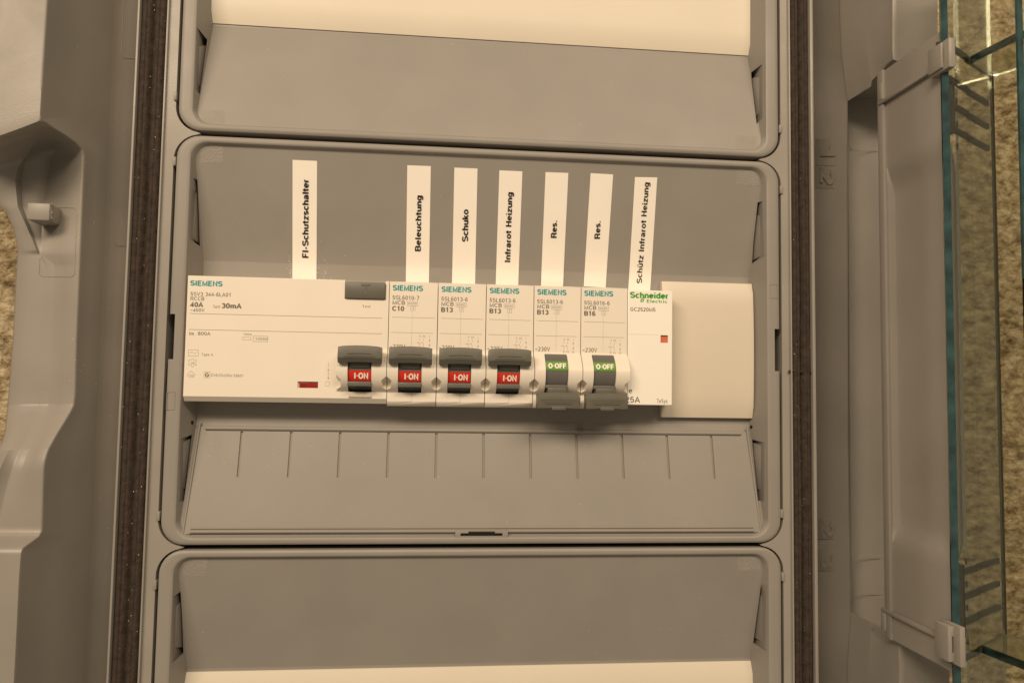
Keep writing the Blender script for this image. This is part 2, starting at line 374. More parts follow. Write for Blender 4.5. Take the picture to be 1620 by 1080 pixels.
# little retaining nubs between covers and housing
for (px, py, i) in ((276, 255, 1), (277.5, 152, 0), (1234.5, 204, 0), (1236, 300, 1), (250.5, 816, 1), (1236.5, 812, 1), (245, 925, 2), (1238.5, 912, 2)):
    p = at(px, py, .3); bm = bmesh.new(); box(bm, p.x-.5, p.x+.5, 0, 3, p.z-1.6, p.z+1.6, .2); obj('retaining_nub', bm, GREYC, CT[i][0])
# the ribbed label plate of the middle cover
t2 = CT[1][0]; bm = bmesh.new()
Yp = lambda z: prof(z)-.75
zt, zb = -32.4, -70.4
prism(bm, [Vector((-105.2, Yp(zt), zt)), Vector((105.2, Yp(zt), zt)), Vector((107.3, Yp(zb), zb)), Vector((-107.6, Yp(zb), zb))],
      [Vector((-105.2, Yp(zt)+3, zt)), Vector((105.2, Yp(zt)+3, zt)), Vector((107.3, Yp(zb)+3, zb)), Vector((-107.6, Yp(zb)+3, zb))], .18)
plate = obj('ribbed_label_plate', bm, GREYC, t2)
bm = bmesh.new(); sl = (Yp(-60)-Yp(-40))/-20
for k in range(11):
    x = at(765, 720, 7).x+(k-5)*18.0
    z0, z1 = -34.2, -50.6
    prism(bm, [Vector((x-.55, Yp(z0)-1, z0)), Vector((x+.55, Yp(z0)-1, z0)), Vector((x+.55, Yp(z1)-1, z1)), Vector((x-.55, Yp(z1)-1, z1))],
          [Vector((x-.4, Yp(z0)+.8, z0)), Vector((x+.4, Yp(z0)+.8, z0)), Vector((x+.4, Yp(z1)+.8, z1)), Vector((x-.4, Yp(z1)+.8, z1))])
x = at(762, 845, 2).x
cut(plate, bm, ORG[t2.name])
for z, r, xa in ((-33.1, .85, 102.8), (-69.6, .6, 104.6), (-68.4, .35, 104.6)):
    bm = bmesh.new(); tube(bm, [(-xa, Yp(z)-.1, z), (xa-.6, Yp(z)-.1, z)], r, 10); obj('ridge', bm, GREYC, t2, ang=50)
bm = bmesh.new()
for s in (-1, 1):
    pts = [Vector((s*105.0, Yp(-32)-.2, -31)), Vector((s*107.2, Yp(-70)-.2, -71))]; tube(bm, pts, .42, 8)
    obj('side_rib', bm, GREYC, t2, ang=50); bm = bmesh.new()
bm.free()
bm = bmesh.new(); zm = -70.6; xa = at(720, 845, 1).x; xb = at(803.5, 845, 1).x
z1 = at(762, 838.5, .8).z; z0 = at(762, 851.5, .8).z
box(bm, xa, xb, .2, 5, z0, z1, .2); ls = obj('latch_slot_frame', bm, GREYC, t2)
bm = bmesh.new(); a = at(728.5, 847.5, .2); b = at(795, 841.5, .2); box(bm, a.x, b.x, -3, 20, a.z, b.z-.3); 
a2 = at(741, 843, .2); b2 = at(783, 839.8, .2); box(bm, a2.x, b2.x, -3, 19, a.z+.4, b2.z)
cut(ls, bm, ORG[t2.name])
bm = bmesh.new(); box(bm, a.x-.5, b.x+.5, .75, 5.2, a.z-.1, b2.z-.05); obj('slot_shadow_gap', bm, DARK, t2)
bm = bmesh.new(); box(bm, -105, xa-.1, .9, 3, z0-.1, z0+1.0, .2); box(bm, xb+.1, 104.5, .9, 3, z0-.1, z0+1.0, .2); obj('bottom_ledge', bm, GREYC, t2)
for px, py in ((303.5, 668), (1189, 675)):
    p = surf(px, py, 0); bm = bmesh.new(); bmesh.ops.create_uvsphere(bm, u_segments=12, v_segments=8, radius=.7)
    for v in bm.verts: v.co = v.co*1.0+p
    obj('drain_hole', bm, DARK, t2)
# ---- inner flange with webs between the rounded cover corners
def flange(s, xo):
    xi = 115.75; r = 8.3+1.1; cx = 115.75-r
    out = []
    for zj in (225, 75, -75, -225):
        out.append((s*xi, zj+ (r+.05)+0));
        for k in range(1, 9):   # arc of the cover above
            a = math.pi/2*k/9; out.append((s*(cx+r*math.cos(a)), zj+.35+r-r*math.sin(a)))
        out.append((s*(cx+.2), zj))
        for k in range(8, 0, -1):
            a = math.pi/2*k/9; out.append((s*(cx+r*math.cos(a)), zj-.35-r+r*math.sin(a)))
        out.append((s*xi, zj-(r+.05)))
    out = [(s*xo, 236)] + out + [(s*xo, -236)]
    bm = bmesh.new(); yprism(bm, out, .9, 15)
    obj('inner_flange', bm, GREY, HL)
    return
gl1, gl0 = -119.9, -129.5
gr0, gr1 = 119.4, 127.6
flange(-1, -gl1+.4); flange(1, gr0-.4)
for s, x in ((-1, gl1), (1, gr0-.5)):
    bm = bmesh.new(); box(bm, x-.1, x+.6, -.3, 15, -236, 236, .25); obj('seal_groove_lip', bm, GREY, HL)
bm = bmesh.new(); box(bm, gr1-.1, gr1+1.2, -.8, 15, -236, 236, .35); obj('seal_groove_lip', bm, GREY, HL)
bm = bmesh.new(); box(bm, gl0-.75, gl0+.1, -.8, 15, -236, 236, .3); obj('seal_groove_lip', bm, GREY, HL)
def gasket(x0, x1):
    bm = bmesh.new(); rows = []; wdt = x1-x0
    prf = [(0, 6), (.02, 1.2), (.08, .2), (.16, -.3), (.22, -.35), (.26, .1), (.30, -.3), (.38, -.15), (.45, .9), (.5, 1.45), (.55, .9), (.63, -.1), (.70, -.35), (.74, .05), (.78, -.35), (.85, -.3), (.92, .3), (.98, 1.2), (1, 6)]
    for i in range(0, 471):
        z = -235+i; row = []
        for u, y in prf:
            q = noise.noise(Vector((x0+u*wdt*.6, z*.12, 3)))*.16+noise.noise(Vector((x0+u*9, z*.9, 9)))*.10
            wob = noise.noise(Vector((5, z*.03, x0)))*.25 if .3 < u < .7 else 0
            row.append(Vector((x0+u*wdt+wob, y+q, z)))
        rows.append(row)
    loft(bm, rows); return obj('foam_gasket', bm, GASK, HL, ang=80)
gasket(gl0+.05, gl1-.05); gasket(gr0+.05, gr1-.05)
# joint in the right gasket
p = at(1266, 588, 0); bm = bmesh.new()
for k in range(9):
    r = bmesh.ops.create_icosphere(bm, subdivisions=2, radius=.5)
    for v in r['verts']: v.co = v.co*(.7+.35*random.random())+Vector((p.x-4.3+k*1.05, .1, p.z+random.uniform(-.3, .3)))
obj('gasket_joint', bm, GASK, HL, ang=80)
# dark inner tray behind the covers
bm = bmesh.new(); box(bm, -131, 128, 58, 60, -236, 236); box(bm, -131, -129, 15, 57.9, -236, 236); box(bm, 126, 128, 15, 57.9, -236, 236)
obj('inner_tray', bm, TRAY, HL)
# ---- left moulded side (a loft of rows; every row gives x in the photo and its depth)
def smooth(a, b, x): t = min(1, max(0, (x-a)/(b-a))); return t*t*(3-2*t)
def interp(tab, y):
    if y <= tab[0][0]: return tab[0][1]
    for (a, b), (c, d) in zip(tab, tab[1:]):
        if y <= c: return b+(d-b)*(y-a)/(c-a)
    return tab[-1][1]
RIDGE = [(-80, 79), (0, 75), (180, 64), (187, 64), (193, 72), (203, 86), (215, 106), (227, 122), (237, 131.5), (246, 133), (300, 131), (400, 127), (540, 121), (620, 119), (640, 117), (652, 111), (667, 102),
         (688, 89), (710, 77), (725, 72), (740, 69.5), (840, 66.5), (848, 62), (858, 48), (866, 37), (874, 34), (915, 31), (1040, 25), (1160, 18)]
OUTER = [(-80, -90), (180, -90), (200, -60), (260, -22), (300, -8), (326, 0), (340, 11), (365, 22), (396, 28), (460, 24), (540, 20), (640, 12), (685, 7), (700, 2), (715, -6), (760, -30), (830, -60), (860, -90), (1160, -90)]
RIM = [(205, 55), (213, 62), (220, 55), (227, 49), (240, 38), (252, 30.6), (279, 26.4), (300, 28), (327, 30.6), (352, 41.7), (380, 54), (402, 62.5)]
VAL = [(205, 82), (213, 84), (230, 88), (262, 79), (300, 72), (330, 68), (402, 64)]
def smooth(a, b, x): t = min(1, max(0, (x-a)/(b-a))); return t*t*(3-2*t)
def leftrow(y):
    lip = 228-.0435*y; cr = 183-.0426*y; rg = interp(RIDGE, y); ou = interp(OUTER, y)
    yr = 19.5-(cr-rg)*.29
    yf = yr-.8
    F1 = yf+ (4*smooth(190, 240, y) if y < 500 else 4*(1-smooth(640, 860, y)))      # the face left of the ridge, set back in the middle
    cols = [(lip+1, 6.0), (lip, .6), (lip-.8, 4), (lip-1.2, 28), (lip-(lip-cr)*.5, 24.5), (cr+3, 21.6), (cr-3, 18.8), (cr-(cr-rg)*.5, 19.5-(cr-rg)*.5*.29), (rg+3.5, yr+.7), (rg+1.2, yr-.25), (rg-1.2, yr-.75), (rg-4, yr-.8)]
    k = smooth(196, 262, y)*(1-smooth(340, 402, y))
    e = smooth(213, 225, y)*(1-smooth(396, 402, y))
    rim = interp(RIM, y) if 205 <= y <= 402 else (55+(rg-55)*0 if y < 205 else 62.5)
    val = interp(VAL, y) if 205 <= y <= 402 else (82 if y < 205 else 64)
    if not (205 <= y <= 402):
        rim = ou+(rg-ou)*.45; val = ou+(rg-ou)*.6
        if 190 < y < 205: s = (y-190)/15; rim = rim+(55-rim)*s; val = val+(82-val)*s
        if 402 < y < 420: s = 1-(y-402)/18; rim = rim+(62.5-rim)*s; val = val+(64-val)*s
    val = min(val, rg-7); rim = min(rim, val-1)
    vd = F1+(6.0*k)
    bul = 3.0*smooth(640, 760, y)*(1-smooth(800, 870, y))
    m = (rg-4+val)/2
    cols += [(m, (yf+vd)/2+.3*k), (val+2, vd-.2*k), (val, vd), (val-(val-rim)*.3, vd-1.0*k+(F1-vd)*.22), (val-(val-rim)*.86, vd+(F1-vd)*.62), (rim+.6, F1+.1-.3*e), (rim-2.6, F1-1.3*e),
             (ou+(rim-ou)*.5, F1-bul-.5*e), (ou+3, F1+.8), (ou, F1+2.4)]
    return cols
ys = []; y = -80
while y < 1160:
    ys.append(y); y += 2.5 if (180 < y < 420 or 630 < y < 720 or 835 < y < 880) else 8
bm = bmesh.new(); rows = []
for y in ys:
    c = leftrow(y); w_ = smooth(110, 182, y)*(1-smooth(222, 320, y)); P = [at(a, y+w_*28*min(1, max(0, (72-a)/72))**.9, d) for a, d in c]; P.append(P[-1]+Vector((0, 55, 0))); rows.append(P)
loft(bm, rows); obj('moulded_left_side', bm, GREY, HL, ang=58)
def lsurf(px, py):
    c = leftrow(py)
    for (a, d), (a2, d2) in zip(c, c[1:]):
        if a >= px >= a2: return at(px, py, d+(d2-d)*(a-px)/max(1e-6, a-a2)-.04)
    return at(px, py, c[-1][1])
def outline(pts, name='moulded_outline', r=.16, f=lsurf):
    bm = bmesh.new(); P = []
    for (a, b), (c, d) in zip(pts, pts[1:]):
        n = max(1, int(math.hypot(c-a, d-b)/5))
        for k in range(n): P.append(f(a+(c-a)*k/n, b+(d-b)*k/n))
    P.append(f(*pts[-1])); tube(bm, P, r, 6); obj(name, bm, GREY, HL, ang=80)
outline([(84, 328), (118, 329), (122, 334), (118, 433), (114, 438), (66, 437), (62, 433), (63, 408)])
outline([(196, -10), (192, 86), (195, 92), (221, 94)]); outline([(181, 384), (184, 389), (208, 389)])
# latch tab with its broken end
bm = bmesh.new(); a = at(45, 321, 5); b = at(80, 350, 5)
box(bm, a.x, b.x, 4, 26, b.z, a.z, .7); lt = obj('latch_tab', bm, GREY, HL)
bm = bmesh.new()
for k in range(10):
    r = bmesh.ops.create_icosphere(bm, subdivisions=1, radius=1)
    c = at(81.5+random.uniform(-1.3, 1.3), 323+2.4*k+random.uniform(-1, 1), 5)
    for v in r['verts']: v.co = v.co*random.uniform(.3, .6)+c
obj('broken_end', bm, PAD, HL, ang=20)
# ---- right moulded side
lipR = lambda y: 1283.8+.0055*y
crR = lambda y: interp([(-80, 1327), (0, 1328.5), (80, 1331), (160, 1341), (360, 1341.5), (700, 1342.5), (967, 1347), (1050, 1341), (1160, 1341)], y)
bm = bmesh.new(); rows = []
for y in [-80+i*8 for i in range(156)]:
    l = lipR(y); c = crR(y); q = l+(c-l)*.55
    rows.append([at(l-1, y, 6), at(l, y, .8), at(l+1.2, y, -.4), at(l+2.4, y, .6), at(l+2.8, y, 34), at(l+(c-l)*.55, y, 26.5), at(c-2.5, y, 20.4), at(c-.6, y, 19.4), at(c, y, 19)])
loft(bm, rows); obj('right_inner_wall', bm, GREY, HL, ang=50)
ct = [(1341, 160, 19), (1360, 148.5, 11), (1372, 140, 6), (1378, 137, 3.2), (1379, 128, 2.8), (1396, 111, -4.5), (1411, 95, -11), (1413, 94, -12.2), (1417.5, 96, -12.7), (1421, 97, -12.4), (1452, 96, -11.5), (1485, 98, -10.5)]
cb = [(1347, 967, 19), (1358, 974, 14), (1372, 981, 8), (1378, 984, 5.5), (1379, 1000, 5.2), (1398, 1012, -3), (1418, 1024, -11), (1421, 1022, -12.2), (1426, 1022, -12.7), (1430, 1023, -12.4), (1460, 1030, -11.5), (1500, 1040, -10.5)]
def body(rowcut, ysr, xs_of):
    bm = bmesh.new(); rows = []
    for y in ysr: rows.append([at(px, y, d) for px, d in xs_of(y)])
    rows.append([at(*q) for q in rowcut])
    for r in rows: r.append(r[-1]+Vector((0, 60, 0)))
    loft(bm, rows); return bm
def topx(y): return list(zip([crR(y)+(1409.5-crR(y))*(19-q[2])/30 for q in ct[:6]]+[1409.5, 1412, 1416.5, 1420, 1450, 1483], [q[2] for q in ct]))
bmT = body(ct, [-80, -40, 0, 40, 80], topx)
def botx(y): return list(zip([crR(y)+(1419-crR(y))*(19-q[2])/30 for q in cb[:6]]+[1419, 1422.5, 1428, 1432, 1462, 1502], [q[2] for q in cb]))
bmB = body(cb, [1160, 1120, 1080, 1050], botx)
obj('moulded_right_side', bmT, GREY, HL, ang=50); obj('moulded_right_side', bmB, GREY, HL, ang=50)
cav = [19, 24.5, 27, 28, 28, 28.5, 28.5, 28.5, 28.5, 28.5, 28.5, 28.5]
bm = bmesh.new(); A = [at(*q) for q in ct]; Bq = [at(*q) for q in cb]
A.append(Vector((195, 28.5, A[-1].z+.01))); Bq.append(Vector((195, 28.5, Bq[-1].z-.01))); cav.append(28.5)
A2 = [Vector((p.x, c, p.z)) for p, c in zip(A, cav)]; B2 = [Vector((p.x, c, p.z)) for p, c in zip(Bq, cav)]
rows = [A, A2]+[[a.lerp(b, k/20) for a, b in zip(A2, B2)] for k in range(1, 20)]+[B2, Bq]
loft(bm, rows); obj('handle_recess', bm, GREY, HL, ang=35)
def rsurf(px, py):  # recess surface near its left side
    return at(px, py, interp([(1341, 19), (1350, 23), (1358, 25.5), (1370, 27.3), (1380, 28), (1392, 28.3)], px)-.05)
def recess_line(ypx, x0=1344, x1=1388):
    outline([(x0, ypx-6), (x0+3, ypx-1), (x0+10, ypx), (x1, ypx)], f=rsurf, r=.12)
recess_line(239); 
outline([(1349, 958), (1349, 892), (1352, 885), (1358, 883), (1392, 883)], f=rsurf, r=.12); outline([(1349, 940), (1392, 940)], f=rsurf, r=.12)
# embossed row numbers on the right inner wall
def wsurf(px, py):
    l = lipR(py); c = crR(py); return at(px, py, interp([(l+2.8, 34), (l+(c-l)*.55, 26.5), (c-2.5, 20.4)], px)-.1)
def emboss(s, py0, py1):
    pa = [wsurf(1290, py0), wsurf(1321, py0), wsurf(1321, py1), wsurf(1290, py1)]
    bm = bmesh.new(); prism(bm, [p+Vector((0, -.2, 0)) for p in pa], [p+Vector((0, .4, 0)) for p in pa]); obj('number_plate', bm, GREY, HL)
    o = wsurf(1296, py0+5)+Vector((0, -1.4, 0)); e1 = wsurf(1296, py1-5)+Vector((0, -1.4, 0)); up = wsurf(1317, py0+5)+Vector((0, -1.4, 0))
    bm = bmesh.new(); text(bm, s, o, (e1-o).normalized(), (up-o).normalized(), (e1-o).length, (up-o).length, .012)
    g = bmesh.ops.extrude_face_region(bm, geom=list(bm.faces))
    for v in [q for q in g['geom'] if isinstance(q, bmesh.types.BMVert)]: v.co += Vector((0, 1.2, 0))
    obj('embossed_number', bm, GREY, HL)
emboss('1', 220, 262); emboss('2', 264, 298); emboss('2', 820, 852); emboss('3', 868, 902)
# ---- bracket carrying the glass
XB = 151.6
ZB = [(atx(1490, q, XB).z, w) for q, w in ((212, 0), (224, .06), (240, .35), (256, .8), (272, .98), (290, 1), (830, 1), (846, .98), (858, .8), (870, .35), (882, .06), (896, 0))]
Yr = atx(1488, 150, XB).y; zT = atx(1389, 119, XB).z; zBt = atx(1397, 1003, XB).z
bm = bmesh.new(); rows = []
for z, w in [(zT, 0)]+ZB+[(zBt, 0)]:
    dx = 3.3*w; y1 = Yr-.6*w
    rows.append([Vector(q+(z,)) for q in ((XB, -9.2), (XB, -12.2), (XB+dx*.15, -12.9), (XB+dx*.92, -13.3), (XB+dx+.01*w, -14.2), (XB+dx, -28), (XB+dx, y1+.4), (XB+dx+.25, y1), (XB+dx+1.0, y1), (XB+dx+1.2, -28), (XB+dx+1.2, -13), (XB+dx+1.0, -9.2))])
V = loft(bm, rows, True); bm.faces.new(V[0][::-1]); bm.faces.new(V[-1])
br = obj('hinge_bracket', bm, GREY, HL, ang=38)
Yl = atx(1389, 560, XB).y; ztop = atx(1389, 118, XB).z; zbot = atx(1397, 1003, XB).z
bm = bmesh.new(); box(bm, XB-1.05, XB+.35, -12.9, -9, zbot, ztop, .25); obj('bracket_flange', bm, GREY, br)
for (a, b, sgn) in (((1392, 155), (1487, 119), 1), ((1397, 966), (1500, 1005), -1)):
    p = atx(*a, XB); q = atx(*b, XB); zm = (p.z+q.z)/2
    bm = bmesh.new(); box(bm, XB-1.6, XB-.02, q.y, p.y-1, zm-.8, zm+.8, .3); obj('bracket_rib', bm, GREY, br)
    bm = bmesh.new(); box(bm, XB-1.5, XB-.02, p.y-3.6, p.y-.9, *sorted((zm+sgn*.9, zm+sgn*7.4)), .3); obj('bracket_post', bm, GREY, br)
YE = -50.5
for (ya, yb) in ((68, 114), (986, 1049)):
    z1 = at(1500, ya, YE).z; z0 = at(1500, yb, YE).z; xl = at(1473 if ya < 500 else 1484, (ya+yb)/2, YE+4).x
    xr = at(1512 if ya < 500 else 1528, (ya+yb)/2, YE-4).x; xm = at(1489 if ya < 500 else 1506, (ya+yb)/2, YE).x
    bm = bmesh.new(); box(bm, xl, xm+.5, YE-1.2, YE+6, z0+.8, z1-.6, .3)
    ck = obj('glass_clip', bm, GREY, br)
    zz = (z0+z1)/2; bm = bmesh.new(); box(bm, xl+1.3, xm-.15, YE-8, YE+3.5, zz-2.6, zz+2.6); cut(ck, bm, ORG[br.name])
    bm = bmesh.new(); box(bm, xm, xr, YE-4, YE+6.2, z0, z1, .35); obj('clip_jaw', bm, GREY, br)
# ---- transparent door, folded back
GD = thing('transparent_door', 'clear greenish door window folded open at the right edge, seen edge-on in its grey bracket', 'door window', (154, -46, -140))
gx0 = at(1508, 560, YE).x; e0 = Vector((gx0, YE, 0)); e1 = Vector((185.2, -28, 0)); d = (e1-e0).normalized(); nn = Vector((d.y, -d.x, 0))
if nn.y > 0: nn = -nn
th = 2.4
def slab(bm, a, b, z0, z1, t=th, n=None):
    n = n or nn
    A = [a, b, b-n*t, a-n*t]; prism(bm, [Vector((p.x, p.y, z0)) for p in A], [Vector((p.x, p.y, z1)) for p in A])
bm = bmesh.new(); slab(bm, e0+d*.35, e1, -150, 150); obj('window_pane', bm, GLASS, GD)
bm = bmesh.new(); slab(bm, e0-d*.1+nn*.3, e0+d*.3+nn*.3, -150, 150, th-.2); obj('polished_edge', bm, EDGE, GD)
bm = bmesh.new(); slab(bm, e1+d*.1, e1+d*2.0, -102, 102, th); obj('far_edge', bm, STRIP, GD)
for s in (1, -1):
    zc = 103.6 if s > 0 else -103.2
    if s > 0: q = [(1579, 111), (1625, 97), (1660, 30), (1537, 93)]
    else: q = [(1591, 1013), (1625, 1019), (1700, 1085), (1553, 1030)]
    Pq = [atz(a, b, zc) for a, b in q]
    bm = bmesh.new(); prism(bm, Pq, [p+Vector((0, 0, -s*2.4)) for p in Pq]); obj('end_pane', bm, GLASS, GD)
    a, b = Pq[3], Pq[2]; dd = (b-a).normalized(); fr = Vector((dd.y, -dd.x, 0)); fr = -fr if fr.y > 0 else fr
    A = [a+fr*.05, b+fr*.05, b+fr*.6, a+fr*.6]
    bm = bmesh.new(); prism(bm, [p+Vector((0, 0, s*.1)) for p in A], [p+Vector((0, 0, -s*2.5)) for p in A]); obj('polished_edge', bm, EDGE, GD)
    bm = bmesh.new(); box(bm, 0, 0, 0, 0, 0, 0) if False else None
    a, b = e0+d*1.5, e1; A = [a-nn*2.6, b-nn*2.6, b-nn*4.2, a-nn*4.2]; bm.free(); bm = bmesh.new()
    prism(bm, [Vector((p.x, p.y, zc+.4)) for p in A], [Vector((p.x, p.y, zc-.9)) for p in A]); obj('dark_strip', bm, STRIP, GD)
bm = bmesh.new(); p = at(1613.5, 180, -64); box(bm, p.x, p.x+1.9, -64, -63, at(1616, 440, -64).z, 160); obj('polished_edge', bm, EDGE, GD)
bm = bmesh.new(); box(bm, p.x+.2, p.x+2.2, -62.9, -30, -150, 160); obj('side_pane', bm, GLASS, GD)
for py in (132, 171, 208, 903, 942, 982):
    z = at(1514, py, -43).z; a, b = e0+d*4.6, e1-d*.2; A = [a-nn*2.7, b-nn*2.7, b-nn*3.9, a-nn*3.9]
    bm = bmesh.new(); prism(bm, [Vector((p.x, p.y, z+1.0)) for p in A], [Vector((p.x, p.y, z-1.0)) for p in A], .15); obj('hinge_louvre', bm, STRIP, GD)
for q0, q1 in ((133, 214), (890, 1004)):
    bm = bmesh.new(); box(bm, XB+1.45, XB+4.2, Yr+.4, Yr+5, at(1495, q1, -43).z, at(1495, q0, -43).z); obj('dark_strip', bm, STRIP, GD)  # dark box put in as the shade between bracket plate and glass edge
# ================================================================ wall behind
bm = bmesh.new(); rows = []
for j in range(0, 181):
    z = -270+j*3.0; row = []
    for i in range(0, 261):
        x = -390+i*3.0
        h = noise.fractal(Vector((x*.02, z*.03, 1)), 1, 2, 6)*3.5+noise.fractal(Vector((x*.12, z*.16, 7)), 1, 2, 4)*1.2
        row.append(Vector((x, 66+h, z)))
    rows.append(row)
loft(bm, rows); wl = obj('rough_wall', bm, PLASTER, None, ang=180); wl['kind'] = 'structure'
# ================================================================ blanking strips
def blank(x0, x1, z0, z1, label, m, Y=7.6, bow=.9, loc=None):
    t = thing('blanking_strip', label, 'blanking strip', ((x0+x1)/2, 11, z0), 'pale blanking strips in the cover openings')
    bm = bmesh.new(); n = 12; F_ = []; Bk = []
    prf = []
    for k in range(n+1):
        u = k/n; prf.append((Y-bow*math.sin(math.pi*u)+1.2*(abs(2*u-1)**14), z0+(z1-z0)*u))
    prf += [(11.5, z1), (11.5, z0)]
    xprism(bm, prf, x0, x1); obj('strip_face', bm, m, t, ang=25)
    return t
blank(-107.2, 106.9, 121.3, 178, 'full-width pale blanking strip in the upper cover at the top edge of the picture', BLANKL, 9.4, .5)
blank(-107, 106.9, -178, -121.6, 'full-width pale blanking strip in the lower cover at the bottom edge of the picture', BLANKL, 9.4, .5)
bs = blank(at(1047, 660, 8).x, 106.9, -27.0, 26.6, 'short pale blanking strip right of the white contactor in the middle cover', BLANK, 7.6, .8)
# ================================================================ breakers
ZT = 22.1; FY = -1.0
def yz_body(h): return [(14, 0), (.25, 0), (0, -.25), (0, -h+1.8), (1.7, -h), (14, -h)]
def nose_profile():
    pts = [(1.0, -25.0)]
    for k in range(0, 12):
        u = k/11; pts.append((.04-5.24*math.sin(math.pi/2*u)**1.12, -25.1-7.4*u))
    for k in range(1, 10):
        a = math.radians(-k*64.5/9); pts.append((4-9.2*math.cos(a), -32.5+9.2*math.sin(a)))
    pts.append((1.0, -40.8)); return pts
def hexcone(bm, x, z, r0=3.1, r1=1.5):
    A = []; Bq = []
    for k in range(6):
        a = math.radians(30+60*k)
        A.append(Vector((x+r0*.86*math.cos(a), -7, z+r0*1.15*math.sin(a)))); Bq.append(Vector((x+r1*math.cos(a), -.6, z-.2+r1*1.2*math.sin(a))))
    prism(bm, A, Bq)
def toggle_parts(t, x, on):
    """drum, coloured band with lettering, paddle; x = left side of the module (local mm)"""
    bm = bmesh.new(); n = 40; xa, xb = x+4.25, x+12.45; r = 8.15; cy, cz = 4.0, -32.5
    ring = [(cy-r*math.cos(2*math.pi*k/n), cz+r*math.sin(2*math.pi*k/n)) for k in range(n)]
    xprism(bm, ring, xa, xb); obj('switch_drum', bm, DRUM, t, False, ang=20)
    def band(z0, z1, m, s, capz, th=.14):
        b = bmesh.new(); rows = []
        for k in range(9):
            z = z0+(z1-z0)*k/8; y = cy-math.sqrt((r+th)**2-(z-cz)**2); rows.append([Vector((xa+.02, y, z)), Vector((xb-.02, y, z))])
        loft(b, rows); o = obj('band', b, m, t, False, fix=False)
        zc = (z0+z1)/2; yf = cy-math.sqrt((r+th)**2-(min(abs(zc-cz), 7)-0)**2); sl = (zc-cz)/math.sqrt(max(1, r*r-(zc-cz)**2))
        V = Vector((0, sl, 1)).normalized(); b = bmesh.new()
        w_ = 5.0 if on else 6.6
        text(b, s, Vector((x+5.2+(1.2 if on else 0), yf-.12, zc))-V*(capz/2), X, V, w_, capz, .03); obj('band_lettering', b, WTXT, t, False)
    if on: band(-37.1, -33.2, RED, 'I·ON', 2.2)
    else: band(-31.9, -28.6, GRN, 'O·OFF', 1.9)
    # ledge on the drum
    b = bmesh.new()
    if on: box(b, xa-.05, xb+.05, cy-8.9, cy, -38.9, -37.3, .15)
    else: box(b, xa-.05, xb+.05, cy-8.7, cy, -38.6, -37.4, .15)
    obj('drum_ledge', b, DRUM, t, False)
    zc = -27.35 if on else -43.0; h = 5.9/2; b = bmesh.new(); cx = x+8.55; rows = []
    for k in range(13):
        u = k/6-1; xx = cx+u*7.75; bow = (-.45 if on else -.3)*u*u; e = .95 if abs(u) > .99 else 1
        if on: sec = [(-3.6, h*.9), (-7.6, h), (-7.9, h-.25), (-8.6, -h*.25), (-8.5, -h*.45), (-7.3, -h), (-3.6, -h*.95)]
        else: sec = [(-3.6, h*.95), (-6.9, h), (-8.5, h*.45), (-8.6, -.3), (-8.2, -h+.3), (-7.6, -h), (-3.6, -h*.9)]
        rows.append([Vector((xx, FYY*(1 if abs(u) < .99 else .97), zc+bow+zz*e)) for FYY, zz in sec])
    V = loft(b, rows, True); b.faces.new(V[0][::-1]); b.faces.new(V[-1]); pd = obj('toggle_paddle', b, HANDLE, t, False, ang=22)
    b = bmesh.new()
    for zz, ww in ((.1, 4.3), (-.85, 5.6)) if on else ((.35, 6.4), (-.35, 5.6), (-1.05, 4.8)):
        rows = []
        for k in range(9):
            u = k/4-1; rows.append((cx+u*ww, -8.58, zc+zz-.25*u*u))
        tube(b, rows, .13, 5)
    obj('grip_ridge', b, HANDLE, t, False, ang=60)
    b = bmesh.new()
    if on: box(b, x+4.9, x+11.9, -4.9, 1, -32.2, -29.8, .2)
    else: box(b, x+4.9, x+11.9, -5.6, 1, -40.6, -38.4, .2); box(b, cx-2.6, cx+2.6, -8.6, -7, -46.4, -45.2, .12)
    obj('toggle_stem', b, HANDLE, t, False)
def nose_cutters(b, x):
    box(b, x+4.1, x+12.6, -9, 11, -41.0, -27.3)
    zprofile = [(-8, -25.9), (-8, -27.4), (1.2, -27.4), (-1.0, -25.9)]
    xprism(b, zprofile, x+4.1, x+12.6)
def prints(t, jobs, lines, name='lettering', m=PRINT, Y=-.03):
    for s, x, z, wd, cp, bo in jobs:
        b = bmesh.new(); text(b, s, Vector((x, Y, z)), X, Z, wd, cp, bo); obj(name, b, m, t, False, fix=False)
    for l in lines: b = bmesh.new(); pline(b, *l[:4], Y, l[4] if len(l) > 4 else .10); obj('printed_line', b, m, t, False, fix=False)
def symbols(t):
    b = bmesh.new(); x = 11.3; Y = -.03
    text(b, '1 N', Vector((x, Y, -20.5)), X, Z, 2.3, .8); pline(b, x+3.9, -19.8, x+3.9, -20.6, Y, .1)
    for xx in (x+.3, x+1.7):
        pline(b, xx, -20.9, xx, -21.8, Y, .1); pline(b, xx-.45, -22.2, xx, -23.1, Y, .1); pline(b, xx, -23.1, xx, -24.0, Y, .1)
    pline(b, x-.9, -22.6, x+1.5, -22.6, Y, .08)
    for zz, s in ((-21.7, 1), (-23.3, -1)):
        vs = [b.verts.new((x+3.9-.32, Y, zz)), b.verts.new((x+3.9+.32, Y, zz)), b.verts.new((x+3.9, Y, zz+.6*s))]; b.faces.new(vs)
        pline(b, x+3.9, zz, x+3.9, zz-.6*s, Y, .1)
    text(b, '2 N  O', Vector((x-.1, Y, -25.2)), X, Z, 4.4, .8)
    obj('wiring_symbol', b, FAINT, t, False, fix=False)
